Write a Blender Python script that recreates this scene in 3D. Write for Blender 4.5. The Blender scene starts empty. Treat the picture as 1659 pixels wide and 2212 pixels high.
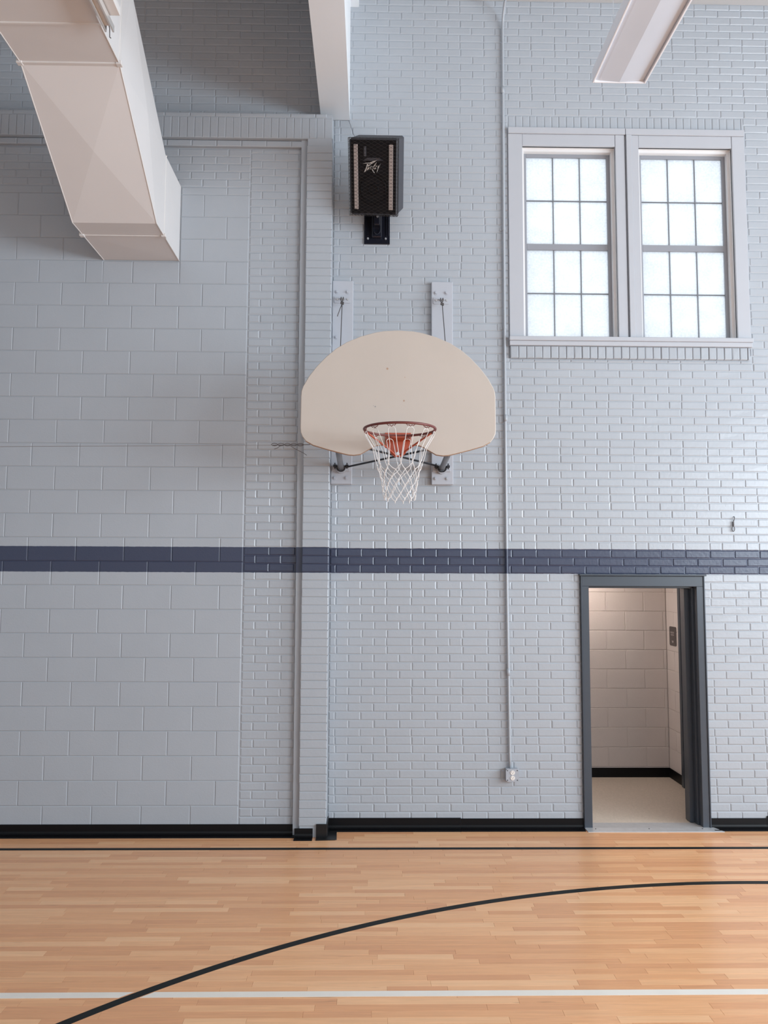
import bpy, math, random
from mathutils import Matrix, Vector

rnd = random.Random(7)
SC = bpy.context.scene
COL = SC.collection
PI = math.pi

# ------------------------------------------------------------------ camera
CAM_Z = 2.112
cam_data = bpy.data.cameras.new('camera')
cam_data.sensor_fit = 'VERTICAL'
cam_data.sensor_height = 36.0
cam_data.lens = 1700 / 2212 * 36
cam_data.clip_start = 0.05
cam = bpy.data.objects.new('camera', cam_data)
COL.objects.link(cam)
R_ = Vector((0.99983361, -0.01779076, 0.00402902))
U_ = Vector((-0.00545463, -0.08082516, 0.99671337))
F_ = Vector((0.01740665, 0.99656951, 0.08090876))
m = Matrix.Identity(4)
for i in range(3):
    m[i][0], m[i][1], m[i][2] = R_[i], U_[i], -F_[i]
m[2][3] = CAM_Z
cam.matrix_world = m
SC.camera = cam

# ------------------------------------------------------------------ view, world, daylight
SC.view_settings.view_transform = 'Standard'
SC.view_settings.look = 'None'
SC.view_settings.exposure = 0.30
SC.view_settings.gamma = 1.0
SC.view_settings.use_curve_mapping = False
try:
    SC.cycles.use_denoising = True
    SC.cycles.diffuse_bounces = 6
    SC.cycles.max_bounces = 10
    SC.cycles.sample_clamp_indirect = 6.0
except Exception:
    pass

world = bpy.data.worlds.new('overcast_sky')
SC.world = world
world.use_nodes = True
bg = world.node_tree.nodes['Background']
bg.inputs[0].default_value = (0.88, 0.95, 1.0, 1)
bg.inputs[1].default_value = 1.2

DAY = (0.80, 0.91, 1.0)


def window_or_fill_light(name, loc, rot, sx, sy, power, color=DAY):
    d = bpy.data.lights.new(name, 'AREA')
    d.shape = 'RECTANGLE'
    d.size, d.size_y = sx, sy
    d.energy = power
    d.color = color
    o = bpy.data.objects.new(name, d)
    o.location = loc
    o.rotation_euler = rot
    COL.objects.link(o)
    return o


# daylight entering the tall windows of the right-hand wall; the panels behind the camera are added frontal fill
RW = 8.5
for yc in (-4.5, -0.5, 3.5):
    window_or_fill_light('window_daylight', (RW + 0.05, yc, 3.2), (0, math.radians(90), 0), 2.6, 3.0, 410)
for xc in (-3.4, 1.2, 5.8):
    window_or_fill_light('window_daylight', (xc, -8.05, 4.6), (math.radians(90), 0, 0), 3.2, 3.2, 40)

# ------------------------------------------------------------------ materials


def lin(r, g, b):
    f = lambda c: c / 12.92 if c <= 0.04045 else ((c + 0.055) / 1.055) ** 2.4
    return (f(r / 255), f(g / 255), f(b / 255), 1)


def new_mat(name):
    mt = bpy.data.materials.new(name)
    mt.use_nodes = True
    nt = mt.node_tree
    return mt, nt, nt.nodes['Principled BSDF']


def link(nt, a, b):
    nt.links.new(a, b)


def simple(name, col, rough=0.5, metal=0.0, var=0.06, vscale=8.0, bump=0.0, bscale=60.0, spec=0.5):
    mt, nt, b = new_mat(name)
    N = nt.nodes
    geo = N.new('ShaderNodeNewGeometry')
    nz = N.new('ShaderNodeTexNoise')
    nz.inputs['Scale'].default_value = vscale
    nz.inputs['Detail'].default_value = 4
    link(nt, geo.outputs['Position'], nz.inputs['Vector'])
    mx = N.new('ShaderNodeMix')
    mx.data_type = 'RGBA'
    c = Vector(col[:3])
    mx.inputs['A'].default_value = (*(c * (1 - var)), 1)
    mx.inputs['B'].default_value = (*(c * (1 + var)), 1)
    link(nt, nz.outputs['Fac'], mx.inputs['Factor'])
    link(nt, mx.outputs['Result'], b.inputs['Base Color'])
    b.inputs['Roughness'].default_value = rough
    b.inputs['Metallic'].default_value = metal
    b.inputs['Specular IOR Level'].default_value = spec
    if bump:
        n2 = N.new('ShaderNodeTexNoise')
        n2.inputs['Scale'].default_value = bscale
        n2.inputs['Detail'].default_value = 3
        link(nt, geo.outputs['Position'], n2.inputs['Vector'])
        bp = N.new('ShaderNodeBump')
        bp.inputs['Strength'].default_value = 1.0
        bp.inputs['Distance'].default_value = bump
        link(nt, n2.outputs['Fac'], bp.inputs['Height'])
        link(nt, bp.outputs['Normal'], b.inputs['Normal'])
    return mt


STRIPE0, STRIPE1 = 2.136, 2.349
WALL_C = (0.388, 0.418, 0.455)
NAVY_C = (0.040, 0.050, 0.090)


def wall_paint(name, bump=0.0012, bscale=45.0, rough=0.31, col=WALL_C):
    """glossy wall paint; the navy band is painted round the room at one height"""
    mt, nt, b = new_mat(name)
    N = nt.nodes
    geo = N.new('ShaderNodeNewGeometry')
    sep = N.new('ShaderNodeSeparateXYZ')
    link(nt, geo.outputs['Position'], sep.inputs[0])
    nw = N.new('ShaderNodeTexNoise')
    nw.inputs['Scale'].default_value = 25
    link(nt, geo.outputs['Position'], nw.inputs['Vector'])
    wob = N.new('ShaderNodeMath'); wob.operation = 'MULTIPLY_ADD'
    wob.inputs[1].default_value = 0.006
    link(nt, nw.outputs['Fac'], wob.inputs[0])
    link(nt, sep.outputs['Z'], wob.inputs[2])
    g = N.new('ShaderNodeMath'); g.operation = 'GREATER_THAN'; g.inputs[1].default_value = STRIPE0 + 0.003
    l = N.new('ShaderNodeMath'); l.operation = 'LESS_THAN'; l.inputs[1].default_value = STRIPE1 + 0.003
    link(nt, wob.outputs[0], g.inputs[0]); link(nt, wob.outputs[0], l.inputs[0])
    mk = N.new('ShaderNodeMath'); mk.operation = 'MULTIPLY'
    link(nt, g.outputs[0], mk.inputs[0]); link(nt, l.outputs[0], mk.inputs[1])
    nz = N.new('ShaderNodeTexNoise'); nz.inputs['Scale'].default_value = 2.2; nz.inputs['Detail'].default_value = 5
    link(nt, geo.outputs['Position'], nz.inputs['Vector'])
    var = N.new('ShaderNodeMix'); var.data_type = 'RGBA'
    c = Vector(col)
    var.inputs['A'].default_value = (*(c * 0.95), 1); var.inputs['B'].default_value = (*(c * 1.05), 1)
    link(nt, nz.outputs['Fac'], var.inputs['Factor'])
    mx = N.new('ShaderNodeMix'); mx.data_type = 'RGBA'
    mx.inputs['B'].default_value = (*NAVY_C, 1)
    link(nt, var.outputs['Result'], mx.inputs['A'])
    link(nt, mk.outputs[0], mx.inputs['Factor'])
    link(nt, mx.outputs['Result'], b.inputs['Base Color'])
    b.inputs['Roughness'].default_value = rough
    n2 = N.new('ShaderNodeTexNoise'); n2.inputs['Scale'].default_value = bscale; n2.inputs['Detail'].default_value = 4
    link(nt, geo.outputs['Position'], n2.inputs['Vector'])
    bp = N.new('ShaderNodeBump'); bp.inputs['Distance'].default_value = bump; bp.inputs['Strength'].default_value = 1
    link(nt, n2.outputs['Fac'], bp.inputs['Height'])
    link(nt, bp.outputs['Normal'], b.inputs['Normal'])
    return mt


def wood_floor(name, piecewise=True):
    mt, nt, b = new_mat(name)
    N = nt.nodes
    geo = N.new('ShaderNodeNewGeometry')
    info = N.new('ShaderNodeObjectInfo')
    rr = N.new('ShaderNodeMath'); rr.operation = 'ADD'
    link(nt, info.outputs['Random'], rr.inputs[0]); link(nt, geo.outputs['Random Per Island'], rr.inputs[1])
    fr = N.new('ShaderNodeMath'); fr.operation = 'FRACT'
    link(nt, rr.outputs[0], fr.inputs[0])
    fac = fr.outputs[0]
    pos = geo.outputs['Position']
    if not piecewise:
        br = N.new('ShaderNodeTexBrick')
        br.offset = 0.37
        br.inputs['Scale'].default_value = 1.0
        br.inputs['Brick Width'].default_value = 0.7
        br.inputs['Row Height'].default_value = 0.057
        br.inputs['Mortar Size'].default_value = 0.0006
        br.inputs['Color1'].default_value = (0, 0, 0, 1)
        br.inputs['Color2'].default_value = (1, 1, 1, 1)
        br.inputs['Mortar'].default_value = (0, 0, 0, 1)
        link(nt, pos, br.inputs['Vector'])
        fac = br.outputs['Color']
    ramp = N.new('ShaderNodeValToRGB')
    e = ramp.color_ramp.elements
    e[0].position = 0.0; e[0].color = lin(214, 156, 114)
    e[1].position = 1.0; e[1].color = lin(234, 184, 140)
    for p_, c_ in ((0.25, (217, 159, 115)), (0.5, (223, 166, 121)), (0.8, (229, 175, 130))):
        x = ramp.color_ramp.elements.new(p_); x.color = lin(*c_)
    link(nt, fac, ramp.inputs[0])
    # grain, stretched along the boards and shifted from board to board
    off = N.new('ShaderNodeCombineXYZ')
    mul = N.new('ShaderNodeMath'); mul.operation = 'MULTIPLY'; mul.inputs[1].default_value = 37.0
    link(nt, fr.outputs[0], mul.inputs[0]); link(nt, mul.outputs[0], off.inputs[0]); link(nt, mul.outputs[0], off.inputs[2])
    add = N.new('ShaderNodeVectorMath'); add.operation = 'ADD'
    link(nt, pos, add.inputs[0]); link(nt, off.outputs[0], add.inputs[1])
    mp = N.new('ShaderNodeMapping'); mp.inputs['Scale'].default_value = (2.2, 45, 1)
    link(nt, add.outputs[0], mp.inputs['Vector'])
    gr = N.new('ShaderNodeTexNoise'); gr.inputs['Scale'].default_value = 1.6; gr.inputs['Detail'].default_value = 6
    gr.inputs['Distortion'].default_value = 0.6
    link(nt, mp.outputs[0], gr.inputs['Vector'])
    gm = N.new('ShaderNodeMapRange')
    gm.inputs['From Min'].default_value = 0.3; gm.inputs['From Max'].default_value = 0.7
    gm.inputs['To Min'].default_value = 0.95; gm.inputs['To Max'].default_value = 1.10
    link(nt, gr.outputs['Fac'], gm.inputs['Value'])
    # dark mineral streaks
    mp2 = N.new('ShaderNodeMapping'); mp2.inputs['Scale'].default_value = (3.0, 28, 1)
    link(nt, add.outputs[0], mp2.inputs['Vector'])
    st = N.new('ShaderNodeTexNoise'); st.inputs['Scale'].default_value = 1.1; st.inputs['Detail'].default_value = 2
    link(nt, mp2.outputs[0], st.inputs['Vector'])
    sm = N.new('ShaderNodeMapRange')
    sm.inputs['From Min'].default_value = 0.70; sm.inputs['From Max'].default_value = 0.80
    sm.inputs['To Min'].default_value = 1.0; sm.inputs['To Max'].default_value = 0.70
    link(nt, st.outputs['Fac'], sm.inputs['Value'])
    k = N.new('ShaderNodeMath'); k.operation = 'MULTIPLY'
    link(nt, gm.outputs[0], k.inputs[0]); link(nt, sm.outputs[0], k.inputs[1])
    vm = N.new('ShaderNodeVectorMath'); vm.operation = 'SCALE'
    link(nt, ramp.outputs['Color'], vm.inputs[0]); link(nt, k.outputs[0], vm.inputs['Scale'])
    link(nt, vm.outputs[0], b.inputs['Base Color'])
    b.inputs['Roughness'].default_value = 0.24
    b.inputs['Specular IOR Level'].default_value = 0.42
    return mt


def frosted_glass():
    """translucent pane with a mottled frosted film"""
    mt = bpy.data.materials.new('frosted_glass')
    mt.use_nodes = True
    nt = mt.node_tree
    N = nt.nodes
    N.remove(N['Principled BSDF'])
    out = N['Material Output']
    geo = N.new('ShaderNodeNewGeometry')
    nz = N.new('ShaderNodeTexNoise'); nz.inputs['Scale'].default_value = 55; nz.inputs['Detail'].default_value = 6
    nz.inputs['Roughness'].default_value = 0.75
    link(nt, geo.outputs['Position'], nz.inputs['Vector'])
    n2 = N.new('ShaderNodeTexNoise'); n2.inputs['Scale'].default_value = 6; n2.inputs['Detail'].default_value = 3
    link(nt, geo.outputs['Position'], n2.inputs['Vector'])
    ad = N.new('ShaderNodeMath'); ad.operation = 'MULTIPLY_ADD'; ad.inputs[1].default_value = 0.35
    n3 = N.new('ShaderNodeMath'); n3.operation = 'MULTIPLY'; n3.inputs[1].default_value = 0.16
    link(nt, n2.outputs['Fac'], n3.inputs[0])
    link(nt, nz.outputs['Fac'], ad.inputs[0]); link(nt, n3.outputs[0], ad.inputs[2])
    rp = N.new('ShaderNodeValToRGB')
    rp.color_ramp.elements[0].position = 0.19; rp.color_ramp.elements[0].color = (0.72, 0.745, 0.79, 1)
    rp.color_ramp.elements[1].position = 0.30; rp.color_ramp.elements[1].color = (0.93, 0.95, 0.98, 1)
    link(nt, ad.outputs[0], rp.inputs[0])
    tr = N.new('ShaderNodeBsdfTranslucent')
    link(nt, rp.outputs[0], tr.inputs['Color'])
    gl = N.new('ShaderNodeBsdfGlossy'); gl.inputs['Roughness'].default_value = 0.25
    ms = N.new('ShaderNodeMixShader'); ms.inputs[0].default_value = 0.05
    link(nt, tr.outputs[0], ms.inputs[1]); link(nt, gl.outputs[0], ms.inputs[2])
    link(nt, ms.outputs[0], out.inputs['Surface'])
    return mt


M = {}
M['brick'] = wall_paint('painted_brick')
M['block'] = wall_paint('painted_block', bump=0.0008, bscale=90, rough=0.42)
M['smooth'] = wall_paint('painted_smooth', bump=0.0002, bscale=20, rough=0.35)
M['wood'] = wood_floor('maple_strip')
M['woodfar'] = wood_floor('maple_far', False)
M['black_line'] = simple('black_court_paint', (0.008, 0.010, 0.010, 1), 0.5, spec=0.2)
M['white_line'] = simple('white_court_paint', (0.80, 0.75, 0.68, 1), 0.4)
M['rubber'] = simple('black_rubber', (0.004, 0.004, 0.005, 1), 0.4, spec=0.2)
M['rubber_toe'] = simple('black_rubber_toe', (0.010, 0.010, 0.011, 1), 0.30, spec=0.35)
M['white'] = simple('white_paint', (0.74, 0.73, 0.73, 1), 0.5, var=0.02)  # jamb and stop lighter than the trim: pane light painted into the colour
M['ceiling'] = simple('ceiling_paint', (0.50, 0.50, 0.50, 1), 0.8, var=0.02)
M['roomwall'] = wall_paint('painted_plain', bump=0.0005, bscale=10)
M['duct'] = simple('duct_paint', (0.65, 0.63, 0.625, 1), 0.45, var=0.03, vscale=2.5, bump=0.002, bscale=2.0)
M['seam'] = simple('duct_seam', (0.66, 0.635, 0.62, 1), 0.4, var=0.05)
M['beam'] = simple('beam_paint', (0.76, 0.785, 0.81, 1), 0.5, var=0.02, vscale=2)
M['trimpaint'] = simple('window_trim_paint', (0.45, 0.465, 0.50, 1), 0.33, var=0.03, vscale=5, bump=0.0006, bscale=14)
M['sash'] = simple('sash_paint', (0.27, 0.28, 0.31, 1), 0.35, var=0.02)  # darkened grey: backlit shade of the sash faces put into the colour
M['muntin'] = simple('muntin_bar', (0.16, 0.17, 0.19, 1), 0.4)  # dark tone carries the shade of bars seen against bright panes
M['glass'] = frosted_glass()
M['board'] = simple('backboard_paint', (0.505, 0.445, 0.392, 1), 0.42, var=0.05, vscale=3.0, bump=0.0004, bscale=30)
M['board_edge'] = simple('backboard_edge', (0.40, 0.27, 0.19, 1), 0.6, var=0.2, vscale=30)
M['rim'] = simple('rim_paint', (0.14, 0.032, 0.027, 1), 0.35, var=0.2, vscale=40)
M['orange'] = simple('orange_paint', (0.40, 0.075, 0.035, 1), 0.38, var=0.1, vscale=20)
M['steel'] = simple('galvanised_steel', (0.26, 0.27, 0.29, 1), 0.4, 0.7, var=0.15, vscale=30)
M['darksteel'] = simple('dark_steel', (0.035, 0.036, 0.042, 1), 0.4, 0.4)
M['bolt'] = simple('bolt_steel', (0.55, 0.56, 0.58, 1), 0.3, 0.6, var=0.1)
M['net'] = simple('net_cord', (0.70, 0.68, 0.665, 1), 0.8, var=0.08, vscale=20)
M['cable'] = simple('cable_wire', (0.10, 0.09, 0.09, 1), 0.5, 0.3)
M['guy'] = simple('guy_wire', (0.26, 0.25, 0.25, 1), 0.5, 0.3)
M['plank'] = simple('mounting_plank_paint', (0.44, 0.46, 0.505, 1), 0.33, var=0.02)
M['speaker'] = simple('speaker_carpet', (0.045, 0.045, 0.055, 1), 0.6, bump=0.0006, bscale=300)
M['black'] = simple('speaker_black', (0.006, 0.006, 0.008, 1), 0.6, spec=0.2)
M['guard'] = simple('guard_wire', (0.012, 0.012, 0.013, 1), 0.4)
M['strip'] = simple('speaker_strip', (0.42, 0.36, 0.34, 1), 0.6, var=0.12, vscale=15)
M['badge'] = simple('badge_metal', (0.55, 0.54, 0.53, 1), 0.4, 0.3)
M['glossblack'] = simple('bracket_enamel', (0.010, 0.011, 0.018, 1), 0.18)
M['doorframe'] = simple('door_frame_paint', (0.045, 0.057, 0.074, 1), 0.33, var=0.05)
M['doorleaf'] = simple('door_leaf_paint', (0.045, 0.047, 0.055, 1), 0.35, var=0.05)
M['threshold'] = simple('aluminium_threshold', (0.56, 0.56, 0.57, 1), 0.42, 0.45, var=0.12, vscale=25, bump=0.0003, bscale=120)
M['inwall'] = simple('inner_block_paint', (0.62, 0.565, 0.54, 1), 0.5, var=0.03, bump=0.0006, bscale=90)
M['infloor'] = simple('speckled_tile', (0.56, 0.48, 0.40, 1), 0.4, var=0.22, vscale=60)
M['sign'] = simple('brown_sign', (0.085, 0.070, 0.068, 1), 0.45)
M['signtext'] = simple('sign_lettering', (0.42, 0.38, 0.37, 1), 0.5)
M['box'] = simple('outlet_box_paint', (0.38, 0.40, 0.44, 1), 0.45, 0.0, var=0.03)
M['outlet'] = simple('outlet_plastic', (0.80, 0.76, 0.72, 1), 0.4, var=0.02)
M['lens'] = simple('diffuser_acrylic', (0.60, 0.655, 0.74, 1), 0.3, var=0.06, vscale=2.5)
M['lightframe'] = simple('fixture_enamel', (0.80, 0.81, 0.85, 1), 0.35, var=0.02)
M['chrome'] = simple('bright_channel', (0.70, 0.68, 0.66, 1), 0.3, 0.5, var=0.05)

# ------------------------------------------------------------------ mesh helpers


class MB:
    def __init__(self):
        self.v, self.f, self.m = [], [], []

    def add(self, vs, fs, mi=0):
        n = len(self.v)
        self.v += [tuple(p) for p in vs]
        for f in fs:
            self.f.append([i + n for i in f]); self.m.append(mi)
        return self

    def box(self, x0, x1, y0, y1, z0, z1, mi=0):
        vs = [(x, y, z) for z in (z0, z1) for y in (y0, y1) for x in (x0, x1)]
        return self.add(vs, [(0, 2, 3, 1), (4, 5, 7, 6), (0, 1, 5, 4), (2, 6, 7, 3), (0, 4, 6, 2), (1, 3, 7, 5)], mi)

    def bevbox(self, x0, x1, y0, y1, z0, z1, b=0.004, mi=0):
        """box whose edges are all chamfered"""
        vs = []; idx = {}
        X, Y, Z = (x0, x1), (y0, y1), (z0, z1)
        s = (1, -1)
        for i in (0, 1):
            for j in (0, 1):
                for k in (0, 1):
                    for a in range(3):
                        p = [X[i] + s[i] * b, Y[j] + s[j] * b, Z[k] + s[k] * b]
                        p[a] = (X, Y, Z)[a][(i, j, k)[a]]
                        idx[(i, j, k, a)] = len(vs); vs.append(p)
        fs = []
        for a in range(3):
            o = [q for q in range(3) if q != a]
            for e in (0, 1):
                q = []
                for (u, w) in ((0, 0), (1, 0), (1, 1), (0, 1)):
                    t = [0, 0, 0]; t[a] = e; t[o[0]] = u; t[o[1]] = w
                    q.append(idx[(*t, a)])
                fs.append(q)
        for a in range(3):
            o = [q for q in range(3) if q != a]
            for u in (0, 1):
                for w in (0, 1):
                    t0 = [0, 0, 0]; t1 = [0, 0, 0]
                    t0[o[0]] = t1[o[0]] = u; t0[o[1]] = t1[o[1]] = w
                    t1[a] = 1
                    fs.append([idx[(*t0, o[0])], idx[(*t1, o[0])], idx[(*t1, o[1])], idx[(*t0, o[1])]])
        for i in (0, 1):
            for j in (0, 1):
                for k in (0, 1):
                    fs.append([idx[(i, j, k, 0)], idx[(i, j, k, 1)], idx[(i, j, k, 2)]])
        return self.add(vs, fs, mi)

    def tube(self, pts, r, n=8, closed=False, mi=0, cap=True):
        pts = [Vector(p) for p in pts]
        k = len(pts)
        rs = r if isinstance(r, (list, tuple)) else [r] * k
        vs = []
        ref = None
        for i, p in enumerate(pts):
            a = pts[(i - 1) % k] if (closed or i > 0) else p
            b = pts[(i + 1) % k] if (closed or i < k - 1) else p
            t = (b - a)
            if t.length < 1e-9:
                t = Vector((0, 0, 1))
            t.normalize()
            if ref is None:
                ref = t.orthogonal().normalized()
            else:
                ref = ref - t * ref.dot(t)
                ref = ref.normalized() if ref.length > 1e-6 else t.orthogonal().normalized()
            bi = t.cross(ref)
            for j in range(n):
                th = 2 * PI * j / n
                vs.append(p + (ref * math.cos(th) + bi * math.sin(th)) * rs[i])
        fs = []
        for i in range(k if closed else k - 1):
            i2 = (i + 1) % k
            for j in range(n):
                j2 = (j + 1) % n
                fs.append((i * n + j, i * n + j2, i2 * n + j2, i2 * n + j))
        if not closed and cap:
            fs.append(tuple(range(n - 1, -1, -1)))
            fs.append(tuple((k - 1) * n + j for j in range(n)))
        return self.add(vs, fs, mi)

    def prism(self, poly, axis, a0, a1, mi=0, mi_side=None):
        """polygon in the plane across `axis` (0 x, 1 y, 2 z), extruded from a0 to a1"""
        def P(q, a):
            if axis == 1:
                return (q[0], a, q[1])
            if axis == 0:
                return (a, q[0], q[1])
            return (q[0], q[1], a)
        n = len(poly)
        vs = [P(q, a0) for q in poly] + [P(q, a1) for q in poly]
        base = len(self.v)
        self.add(vs, [tuple(range(n)), tuple(range(2 * n - 1, n - 1, -1))], mi)
        for i in range(n):
            j = (i + 1) % n
            self.f.append([base + i, base + j, base + n + j, base + n + i]); self.m.append(mi if mi_side is None else mi_side)
        return self

    def disc(self, c, axis, r, d, n=12, mi=0):
        """short cylinder centred at c, along axis, from c to c+d"""
        pts = []
        o = [q for q in range(3) if q != axis]
        for i in range(n):
            th = 2 * PI * i / n
            pts.append((c[o[0]] + r * math.cos(th), c[o[1]] + r * math.sin(th)))
        a0 = c[axis]
        if axis == 1:
            return self.prism(pts, 1, a0, a0 + d, mi)
        if axis == 0:
            return self.prism(pts, 0, a0, a0 + d, mi)
        return self.prism(pts, 2, a0, a0 + d, mi)

    def mesh(self, name, mats, off=(0, 0, 0)):
        me = bpy.data.meshes.new(name)
        me.from_pydata([(p[0] - off[0], p[1] - off[1], p[2] - off[2]) for p in self.v], [], self.f)
        for mt in mats:
            me.materials.append(mt)
        if len(mats) > 1:
            me.polygons.foreach_set('material_index', self.m)
        me.update()
        import bmesh
        bm = bmesh.new(); bm.from_mesh(me)
        bmesh.ops.recalc_face_normals(bm, faces=bm.faces)
        bm.to_mesh(me); bm.free()
        return me

    def build(self, name, mats, parent=None, smooth=False, local=False):
        if not isinstance(mats, (list, tuple)):
            mats = [mats]
        off = (0, 0, 0) if local else wloc(parent)
        me = self.mesh(name, [M[x] if isinstance(x, str) else x for x in mats], off)
        if smooth:
            me.polygons.foreach_set('use_smooth', [True] * len(me.polygons))
        o = bpy.data.objects.new(name, me)
        COL.objects.link(o)
        if parent is not None:
            o.parent = parent
        return o


def wloc(o):
    v = Vector((0, 0, 0))
    while o is not None:
        v += o.location
        o = o.parent
    return v


def thing(name, label, cat, loc, group=None, rot=None):
    o = bpy.data.objects.new(name, None)
    o.empty_display_size = 0.1
    COL.objects.link(o)
    o.location = loc
    if rot:
        o.rotation_euler = rot
    o['label'] = label; o['category'] = cat
    if group:
        o['group'] = group
    return o


def tag(o, label, cat, group=None):
    o['label'] = label; o['category'] = cat
    if group:
        o['group'] = group
    return o


def struct(o, label=None):
    o['kind'] = 'structure'
    if label:
        o['label'] = label
    return o


def stuff(o):
    o['kind'] = 'stuff'
    return o


def wall_cells(X0, X1, Z0, Z1, holes, y0, y1, mb=None):
    """slab with rectangular openings"""
    mb = mb or MB()
    xs = sorted({X0, X1, *[h[0] for h in holes], *[h[1] for h in holes]})
    zs = sorted({Z0, Z1, *[h[2] for h in holes], *[h[3] for h in holes]})
    xs = [x for x in xs if X0 <= x <= X1]; zs = [z for z in zs if Z0 <= z <= Z1]
    for a, b in zip(xs, xs[1:]):
        run = None
        for c, d in zip(zs, zs[1:]):
            cx, cz = (a + b) / 2, (c + d) / 2
            inside = any(h[0] < cx < h[1] and h[2] < cz < h[3] for h in holes)
            if inside:
                if run:
                    mb.box(a, b, y0, y1, *run)
                run = None
            else:
                run = (run[0], d) if run else (c, d)
        if run:
            mb.box(a, b, y0, y1, *run)
    return mb


def brick_geo(w, h, dep, seed, bev=0.0072, jit=0.0009):
    """masonry unit: chamfered, slightly uneven front at y = 0, body running back to y = dep"""
    r = random.Random(seed)
    j = lambda s=jit: r.uniform(-s, s)
    a, c = w / 2, h / 2
    bev = min(bev, w / 4, h / 4)
    vs = []
    for (sx, sz) in ((-1, -1), (1, -1), (1, 1), (-1, 1)):
        vs.append((sx * (a - bev) + j(), j(jit * 0.9), sz * (c - bev) + j(jit * 0.7)))
    for (sx, sz) in ((-1, -1), (1, -1), (1, 1), (-1, 1)):
        vs.append((sx * a + j(), bev * .62, sz * c + j(jit * 0.7)))
    for (sx, sz) in ((-1, -1), (1, -1), (1, 1), (-1, 1)):
        vs.append((sx * a, dep, sz * c))
    fs = [(0, 1, 2, 3)]
    for i in range(4):
        k = (i + 1) % 4
        fs.append((i, 4 + i, 4 + k, k)); fs.append((4 + i, 8 + i, 8 + k, 4 + k))
    return vs, fs


_cache = {}


def brick_obj(name, parent, x0, x1, z0, z1, y, dep, mat, seed, bev=0.0072, jit=0.0009):
    w, h = x1 - x0, z1 - z0
    key = (name, round(w, 3), round(h, 3), round(dep, 3), seed % 5, mat)
    if key not in _cache:
        vs, fs = brick_geo(w, h, dep, seed % 5 + int(w * 1000), bev, jit)
        me = bpy.data.meshes.new(name)
        me.from_pydata(vs, [], fs); me.materials.append(M[mat]); me.update()
        _cache[key] = me
    o = bpy.data.objects.new(name, _cache[key])
    p = wloc(parent)
    o.location = ((x0 + x1) / 2 - p[0], y - p[1], (z0 + z1) / 2 - p[2])
    o.parent = parent
    COL.objects.link(o)
    return o


def subtract(rects, hole):
    out = []
    hx0, hx1, hz0, hz1 = hole
    for (a, b, c, d) in rects:
        if b <= hx0 or a >= hx1 or d <= hz0 or c >= hz1:
            out.append((a, b, c, d)); continue
        if a < hx0: out.append((a, hx0, c, d))
        if b > hx1: out.append((hx1, b, c, d))
        m0, m1 = max(a, hx0), min(b, hx1)
        if c < hz0: out.append((m0, m1, c, hz0))
        if d > hz1: out.append((m0, m1, hz1, d))
    return [q for q in out if q[1] - q[0] > 0.018 and q[3] - q[2] > 0.010]


def courses(X0, X1, zstart, rows, p, L, joint, holes, phase=0.0, flemish=True, zmax=99):
    res = []
    for r in range(rows):
        zb = zstart + r * p
        zb, zt = zb + joint / 2, min(zb + p - joint / 2, zmax)
        if zt - zb < 0.01:
            continue
        xs = []
        if flemish and r % 6 == 4:
            x = X0 - 1.5 * L + (phase % L)
            k = 0
            while x < X1:
                w = L if k % 2 == 0 else L / 2
                xs.append((x, x + w)); x += w; k += 1
        else:
            x = X0 - L + ((phase + (L / 2 if r % 2 else 0)) % L)
            x += rnd.uniform(-0.006, 0.006)
            while x < X1:
                w = L
                xs.append((x, x + w)); x += w
        for (a, b) in xs:
            a2, b2 = max(a + joint / 2 + rnd.uniform(-.002, .002), X0), min(b - joint / 2 + rnd.uniform(-.002, .002), X1)
            if b2 - a2 < 0.02:
                continue
            dz = rnd.uniform(-0.0012, 0.0012)
            rects = [(a2, b2, zb + dz, zt + dz)]
            for h in holes:
                rects = subtract(rects, h)
            res += rects
    return res


def in_view(x, y, z):
    v = Vector((x, y, z - CAM_Z))
    d = v.dot(F_)
    return d > 0 and abs(v.dot(R_) / d) < 0.488 and abs(v.dot(U_) / d) < 0.651


# ------------------------------------------------------------------ geometry constants (metres)
YB = 6.79      # face of the main brick wall
YR = 6.64      # face of the recessed block / brick panel
YS = 6.605     # face of the stepped reveal
YP = 6.57      # face of the pilaster and the soldier course
CEIL = 7.37
ROW, BL, JT = 0.069, 0.216, 0.0036
XP0, XP1 = -0.567, -0.345            # pilaster
WIN = [(1.222, 2.282, 1.350, 2.192), (2.286, 3.368, 2.403, 3.252)]
WZ0, WZ1 = 4.218, 5.982              # window opening
DOOR = (1.811, 2.886, 2.126)

# ------------------------------------------------------------------ room shell
LW = -6.0
BW = -8.0
holes_b = [(1.30, 2.24, 4.10, 6.05), (2.35, 3.30, 4.10, 6.05), (1.83, 2.87, -1, 2.11)]
wall_back = struct(wall_cells(LW, RW, -0.05, CEIL + .05, holes_b, YB + 0.0046, YB + 0.21).build('wall_back', 'brick'),
                   'pale blue-grey painted brick wall behind the backboard, navy band across it')
# plain continuation of the wall face beyond the part the photograph shows
MB().box(4.5, RW, YB, YB + .006, 0, CEIL).build('wall_face', 'roomwall', wall_back)

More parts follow.
